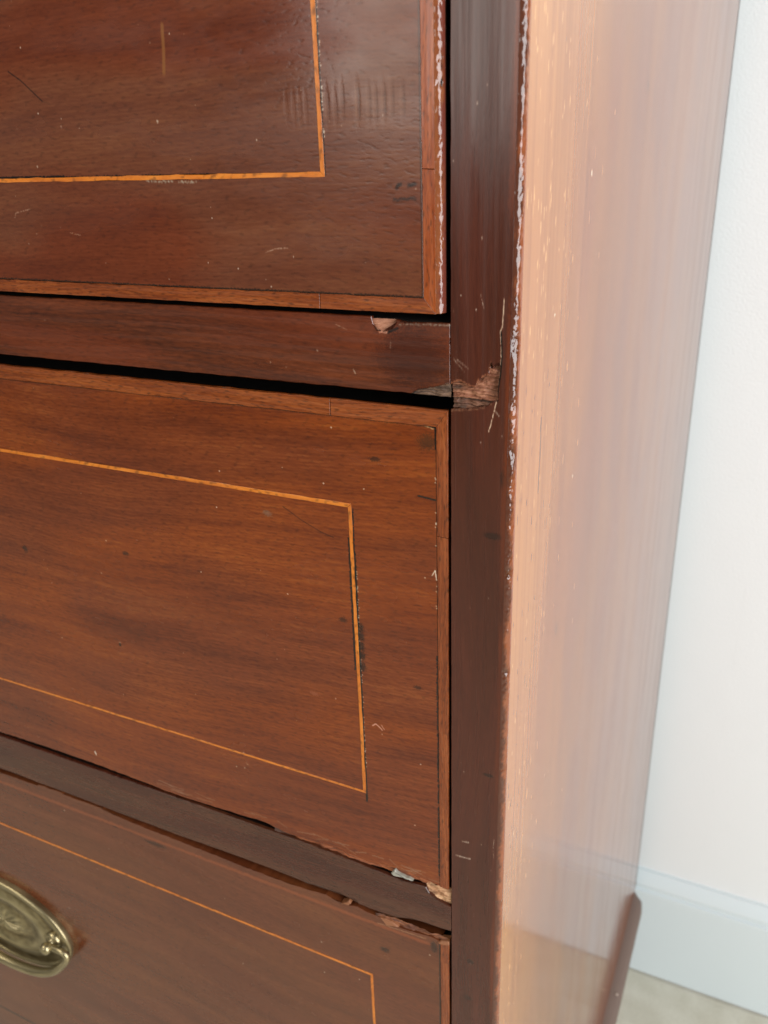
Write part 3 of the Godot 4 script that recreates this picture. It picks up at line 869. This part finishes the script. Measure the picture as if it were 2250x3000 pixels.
	for q in [[-0.1765, 0.3486], [-0.1736, 0.3988], [-0.1145, 0.4231], [-0.0675, 0.4394], [-0.0519, 0.4395], [-0.1112, 0.4381], [-0.0863, 0.3919], [-0.1261, 0.3935], [-0.1797, 0.3824], [-0.2120, 0.3426], [-0.1199, 0.3070], [-0.1162, 0.3075], [-0.1210, 0.2984], [-0.1166, 0.2992], [-0.0631, 0.4600], [-0.0300, 0.4100], [-0.0330, 0.3290], [-0.0360, 0.2975]]:
		spot(g[0], m, Vector2(q[0], q[1]), 0.00028, 0.00028, white, 0.65)
	spot(g[0], m, Vector2(-0.1766, 0.3475), 0.0006, 0.0009, black, 0.7)
	stroke(g[0], m, [Vector2(-0.2064, 0.2790), Vector2(-0.2058, 0.2770)], 0.0005, white, 0.7)
	for i in 30:                                             # lighter rubbing along the lower edge
		var x: float = rng.randf_range(-0.17, -0.03)
		stroke(g[0], m, [Vector2(x, 0.2735 + rng.randf_range(-0.0025, 0.0015)), Vector2(x + rng.randf_range(0.003, 0.01), 0.2732 + rng.randf_range(-0.0025, 0.0015))], 0.0004, Color(0.52, 0.38, 0.31), rng.randf_range(0.15, 0.45), 0.0004, 0.1)
	dust(g[0], m, -0.27, -0.03, 0.275, 0.465, 44, white)
	mat = polished("middle drawer veneer", g, smudges(32, 0.13, 0.28, 150, 80), 0.004)
	uv = [-0.42, 0.47, 0.40, 0.20]
	var face := PackedVector2Array()
	var low := [Vector2(-0.93, 0.2702), Vector2(-0.2730, 0.2702), Vector2(-0.2400, 0.2710), Vector2(-0.2063, 0.2708), Vector2(-0.1749, 0.2698), Vector2(-0.1667, 0.2692), Vector2(-0.1531, 0.2692), Vector2(-0.1321, 0.2700), Vector2(-0.1094, 0.2712), Vector2(-0.0977, 0.2692), Vector2(-0.0874, 0.2700), Vector2(-0.0751, 0.2704), Vector2(-0.0616, 0.2693), Vector2(-0.0541, 0.2690), Vector2(-0.0500, 0.2708), Vector2(-0.0380, 0.2712), Vector2(-0.0300, 0.2700), Vector2(-0.0255, 0.2694)]
	for i in low.size() - 1:
		face.append_array(edge(low[i], low[i + 1], 0.002, 0.0003, 80.0 + i))
	face.append(Vector2(-0.0255, 0.2694))
	face.append(Vector2(-0.0255, 0.4642))
	face.append(Vector2(-0.93, 0.4642))
	var mid := part("drawer", slab(face, zf, -0.02, 0.00007, uv), mat, chest, "middle drawer with a complete orange inlay line and chipped lower edge")
	strip("crossband", [Vector2(-0.93, 0.4643), Vector2(-0.0632, 0.4643), Vector2(-0.0631, 0.4700), Vector2(-0.93, 0.4700)], zf + 0.0001, m_band, mid, false, 7.0, 0.0002)
	strip("crossband", [Vector2(-0.0629, 0.4643), Vector2(-0.0254, 0.4643), Vector2(-0.0215, 0.4699), Vector2(-0.0628, 0.4700)], zf + 0.0001, m_band_dark, mid, false, 8.0, 0.0002)
	strip("crossband", [Vector2(-0.0254, 0.4265), Vector2(-0.0215, 0.4264), Vector2(-0.0215, 0.4698), Vector2(-0.0254, 0.4642)], zf + 0.0001, m_band_dark, mid, true, 9.0, 0.00012)
	strip("crossband", [Vector2(-0.0254, 0.2690), Vector2(-0.0217, 0.2690), Vector2(-0.0215, 0.4262), Vector2(-0.0254, 0.4263)], zf + 0.0001, m_band_dark, mid, true, 10.0, 0.00012)
	part("drawer_box", one_box(Vector3(-0.928, 0.2715 + F, -0.45), Vector3(-0.0222, 0.462 + F, zf - 0.0014)), m_carcass, mid)
	strip("stringing", [Vector2(-0.93, 0.4318), Vector2(-0.0586, 0.4318), Vector2(-0.0571, 0.4333), Vector2(-0.93, 0.4333)], zf + 0.0001, m_string, mid, false, 11.0, 0.00012)
	strip("stringing", [Vector2(-0.0585, 0.3075), Vector2(-0.0572, 0.3062), Vector2(-0.0571, 0.4331), Vector2(-0.0584, 0.4318)], zf + 0.0001, m_string, mid, true, 12.0, 0.00016)
	strip("stringing", [Vector2(-0.93, 0.3063), Vector2(-0.0574, 0.3063), Vector2(-0.0585, 0.3073), Vector2(-0.93, 0.3073)], zf + 0.0001, m_string, mid, false, 13.0, 0.00012)
	part("veneer_flake", flake(), plain("pale grey flake", lin(0.30, 0.285, 0.24), 0.45), mid, "whitish flake lifting from the lower edge")
	part("splintered_edge", broken_bed(-0.105, -0.0300, 0.2672, 0.2704, -0.0014, 0.0009, 18, Color(0.13, 0.036, 0.015), Color(0.30, 0.09, 0.03), Color(0.06, 0.035, 0.025)), m_raw, mid)
	handle(mid, zf, 0.37)

	# ================= lower drawer with the brass handle in view
	zf = -0.0005
	g = wood(w, 992, 3.84, 3.84, 161, [[58, 26, 14], [77, 37, 20], [91, 46, 25], [102, 54, 31], [115, 65, 38]], [[63, 29, 15], [82, 42, 22], [95, 50, 27], [106, 59, 32], [118, 68, 39]], {"contrast": 0.85, "tilt": -0.05, "pore": 0.1, "band": 8.0, "broad": 0.27, "bands": 0.25})
	m = Map.new(-0.42, 0.2396, 3840, 3840)
	stroke(g[0], m, [Vector2(-0.42, 0.0162), Vector2(-0.05, 0.0162)], 0.0013, black, 0.85, 0.0002)
	stroke(g[1], m, [Vector2(-0.42, 0.0162), Vector2(-0.05, 0.0162)], 0.0012, Color.BLACK, 0.8)
	stroke(g[0], m, [Vector2(-0.42, 0.2330), Vector2(-0.03, 0.2335)], 0.0016, Color(0.50, 0.26, 0.14), 0.3, 0.001, 0.15)
	stroke(g[0], m, [Vector2(-0.055, 0.2345), Vector2(-0.032, 0.2360)], 0.0005, Color(0.62, 0.45, 0.33), 0.4, 0.0004, 0.2)
	stroke(g[0], m, [Vector2(-0.0259, 0.236), Vector2(-0.0259, 0.0)], 0.0005, tint, 0.45, 0.0002)
	spot(g[0], m, Vector2(-0.052, 0.2195), 0.0022, 0.0014, black, 0.45, 0.9)
	spot(g[0], m, Vector2(-0.0285, 0.2330), 0.0016, 0.003, black, 0.4, 0.9)
	spot(g[0], m, Vector2(-0.178, 0.2305), 0.006, 0.0012, black, 0.35, 0.9)
	for q in [[-0.2386, 0.2297], [-0.1332, 0.1689], [-0.0848, 0.1879], [-0.0305, 0.227], [-0.085, 0.208], [-0.066, 0.1930], [-0.254, 0.152]]:
		spot(g[0], m, Vector2(q[0], q[1]), 0.00035, 0.00035, white, 0.6)
	dust(g[0], m, -0.33, -0.03, 0.0, 0.235, 22, white)
	mat = polished("lower drawer veneer", g, smudges(33, 0.15, 0.28, 150, 80), 0.003)
	uv = [-0.42, 0.2396, 0.40, 0.25833]
	face = PackedVector2Array()
	var hi := [Vector2(-0.0256, 0.2376), Vector2(-0.0298, 0.2383), Vector2(-0.0383, 0.2371), Vector2(-0.0476, 0.2363), Vector2(-0.0535, 0.2384), Vector2(-0.0600, 0.2387), Vector2(-0.0648, 0.2398), Vector2(-0.0717, 0.2378), Vector2(-0.0729, 0.2380), Vector2(-0.0803, 0.2399), Vector2(-0.0899, 0.2388), Vector2(-0.1006, 0.2381), Vector2(-0.1311, 0.2382), Vector2(-0.1497, 0.2388), Vector2(-0.1835, 0.2391), Vector2(-0.2090, 0.2405), Vector2(-0.2097, 0.2416), Vector2(-0.2365, 0.2412), Vector2(-0.2375, 0.2420), Vector2(-0.2542, 0.2416), Vector2(-0.2550, 0.2405), Vector2(-0.2708, 0.2404), Vector2(-0.2821, 0.2398), Vector2(-0.93, 0.2398)]
	face.append(Vector2(-0.0256, -0.020))
	for i in hi.size() - 1:
		face.append_array(edge(hi[i], hi[i + 1], 0.002, 0.0003, 120.0 + i))
	face.append(Vector2(-0.93, 0.2398))
	face.append(Vector2(-0.93, -0.020))
	var bot := part("drawer", slab(face, zf, -0.02, 0.00007, uv), mat, chest, "lower drawer with a brass oval handle and ragged top edge")
	strip("crossband", [Vector2(-0.0255, -0.020), Vector2(-0.0214, -0.020), Vector2(-0.0216, 0.2378), Vector2(-0.0255, 0.2362)], zf + 0.0001, m_band_dark, bot, true, 14.0, 0.0002)
	part("drawer_box", one_box(Vector3(-0.928, -0.018 + F, -0.45), Vector3(-0.0222, 0.2360 + F, zf - 0.0014)), m_carcass, bot)
	strip("stringing", [Vector2(-0.93, 0.1990), Vector2(-0.0601, 0.1990), Vector2(-0.0588, 0.2003), Vector2(-0.93, 0.2003)], zf + 0.0001, m_string, bot, false, 15.0, 0.00012)
	strip("stringing", [Vector2(-0.0602, 0.0162), Vector2(-0.0589, 0.0162), Vector2(-0.0588, 0.2002), Vector2(-0.0601, 0.1989)], zf + 0.0001, m_string, bot, true, 16.0, 0.00012)
	part("splintered_edge", broken_bed(-0.0560, -0.0214, 0.2345, 0.2402, -0.0013, 0.0011, 19, Color(0.10, 0.034, 0.016), Color(0.22, 0.08, 0.035), Color(0.05, 0.02, 0.012)), m_raw, bot, "brown splintered wood on the top edge")
	var m_splinter := plain("bare orange wood", lin(0.25, 0.095, 0.04), 0.5)
	for q in [[Vector2(-0.0729, 0.2382), Vector2(-0.0700, 0.2404), Vector2(-0.0683, 0.2426), Vector2(-0.0678, 0.2404), Vector2(-0.0690, 0.2388)], [Vector2(-0.0535, 0.2386), Vector2(-0.0505, 0.2392), Vector2(-0.0470, 0.2385), Vector2(-0.0447, 0.2370), Vector2(-0.0477, 0.2362), Vector2(-0.0506, 0.2352)], [Vector2(-0.0270, 0.2362), Vector2(-0.0253, 0.2384), Vector2(-0.0216, 0.2398), Vector2(-0.0216, 0.2374), Vector2(-0.0242, 0.2364)]]:
		var sp := PackedVector2Array()
		for k in q.size():
			sp.append_array(edge(q[k], q[(k + 1) % q.size()], 0.0005, 0.0002, 141.0 + k))
		part("splinter", slab(sp, zf + 0.0004, zf - 0.003, 0.0003, [0.0, 0.0, 1.0, 1.0]), m_splinter, bot, "orange splinter on the ragged top edge")
	handle(bot, zf, 0.120)

	# ================= bottom drawer, under the picture
	var last := part("drawer", slab(ring(box_poly(-0.93, -0.0215, -0.245, -0.049), 0.05, 0.0, 1.0), -0.0005, -0.02, 0.0003, [-0.42, -0.049, 0.40, 0.2]), mat, chest, "bottom drawer below the others")
	part("drawer_box", one_box(Vector3(-0.928, -0.243 + F, -0.45), Vector3(-0.0222, -0.051 + F, -0.0021)), m_carcass, last)

func flake() -> ArrayMesh:
	var pts := PackedVector2Array([Vector2(-0.0472, 0.2676), Vector2(-0.0464, 0.2690), Vector2(-0.0454, 0.2702), Vector2(-0.0447, 0.2692), Vector2(-0.0434, 0.2686), Vector2(-0.0420, 0.2684), Vector2(-0.0404, 0.2680), Vector2(-0.0390, 0.2682), Vector2(-0.0372, 0.2676), Vector2(-0.0395, 0.2673), Vector2(-0.0415, 0.2675), Vector2(-0.0432, 0.2672), Vector2(-0.0446, 0.2668), Vector2(-0.0460, 0.2667)])
	return slab(pts, 0.0004, -0.0012, 0.0004, [0.0, 0.0, 1.0, 1.0])

# ------------------------------------------------------------------ brass handle

var plate_mesh: ArrayMesh
var bail_mesh: ArrayMesh
var post_mesh: ArrayMesh

func handle(parent: Node, zf: float, y: float) -> void:
	if plate_mesh == null:
		make_handle()
	var at := Vector3(-0.3105, y + F, zf)
	var o := part("handle_plate", plate_mesh, m_brass, parent)
	o.position = at
	o = part("bail_handle", bail_mesh, m_brass, parent)
	o.position = at
	for s in [-1.0, 1.0]:
		o = part("handle_post", post_mesh, m_brass, parent)
		o.position = at + Vector3(0.0395 * s, 0.0008, 0.0)

func make_handle() -> void:
	# stamped oval plate: raised rim, groove, swelling border and a fluted rosette in the middle
	var a := 0.0525
	var b := 0.0325
	var rows := []
	var nr := 72
	var cols := []
	var na := 144
	for i in nr + 1:
		var t: float = float(i) / nr
		var row := []
		var cr := []
		for k in na:
			var th: float = TAU * k / na
			var h: float
			if t > 0.90:
				h = 0.0030 + 0.0012 * sqrt(maxf(0.0, 1.0 - pow((t - 0.93) / 0.07, 2.0))) if t > 0.93 else 0.0030 + 0.0012 * smoothstep(0.90, 0.93, t)
			elif t > 0.80:
				h = lerpf(0.0022, 0.0030, (t - 0.80) / 0.10)
			elif t > 0.70:
				h = 0.0022 + 0.0007 * smoothstep(0.80, 0.70, t)
			elif t > 0.50:
				h = 0.0029 + 0.0009 * sin((0.70 - t) / 0.20 * PI)
			elif t > 0.32:
				h = 0.0029 - 0.0006 * sin((0.50 - t) / 0.18 * PI)
			else:
				var u: float = t / 0.32
				h = 0.0029 + 0.0008 * cos(u * PI * 0.5) + 0.0012 * absf(sin(th * 7.0)) * sin(u * PI)
			row.append(Vector3(a * t * cos(th), b * t * sin(th), h))
			var clean: float = clampf((h - 0.0022) / 0.0012 + fln.get_noise_2d(cos(th) * t * 9.0, sin(th) * t * 9.0) * 0.5, 0.0, 1.0)
			cr.append(Color(0.46, 0.42, 0.35).lerp(Color.WHITE, clean))
		rows.append(row)
		cols.append(cr)
	for q in [[1.0, 0.0022], [0.985, -0.0004]]:
		var back := []
		for k in na:
			var th: float = TAU * k / na
			back.append(Vector3(a * q[0] * cos(th), b * q[0] * sin(th), q[1]))
		rows.append(back)
		cols.append(cols[20])
	plate_mesh = sheet(rows, [], cols, true)
	# the swinging bail: from post to post, hanging along the lower rim
	var half := [Vector3(0.0395, 0.0008, 0.0068), Vector3(0.0440, 0.0010, 0.0070), Vector3(0.0500, 0.0012, 0.0070), Vector3(0.0532, -0.0006, 0.0070), Vector3(0.0525, -0.0044, 0.0070), Vector3(0.0482, -0.0105, 0.0072), Vector3(0.0400, -0.0192, 0.0075), Vector3(0.0285, -0.0260, 0.0080), Vector3(0.0150, -0.0292, 0.0084), Vector3(0.0, -0.0302, 0.0086)]
	var c := Curve3D.new()
	for i in half.size() * 2 - 1:
		var k: int = i if i < half.size() else half.size() * 2 - 2 - i
		var p: Vector3 = half[k]
		if i >= half.size():
			p.x = -p.x
		var nx: Vector3 = half[mini(k + 1, half.size() - 1)]
		var pv: Vector3 = half[maxi(k - 1, 0)]
		var tan_dir: Vector3 = (nx - pv) * 0.18
		if k == half.size() - 1:
			tan_dir = Vector3(-0.0055, 0, 0)
		if i >= half.size():
			tan_dir = Vector3(tan_dir.x, -tan_dir.y, -tan_dir.z)
		c.add_point(p, -tan_dir, tan_dir)
	c.bake_interval = 0.0012
	var path := []
	var radii := []
	var full: float = c.get_baked_length()
	var n := 90
	for i in n + 1:
		var t: float = float(i) / n
		path.append(c.sample_baked(full * t, true))
		radii.append(0.0019 + 0.0009 * smoothstep(0.06, 0.3, minf(t, 1.0 - t)))
	bail_mesh = tube(path, radii, 14)
	# post: collar, neck and ball
	var pr := []
	for q in [[0.0001, 0.0], [0.0058, 0.0], [0.0058, 0.0040], [0.0046, 0.0047], [0.0026, 0.0052], [0.0024, 0.0062], [0.0030, 0.0072], [0.0036, 0.0084], [0.0036, 0.0098], [0.0029, 0.0111], [0.0015, 0.0118], [0.0001, 0.0120]]:
		var row := []
		for k in 24:
			var th: float = TAU * k / 24
			row.append(Vector3(q[0] * cos(th), q[0] * sin(th), q[1]))
		pr.append(row)
	pr.reverse()
	post_mesh = sheet(pr, [], [], true)
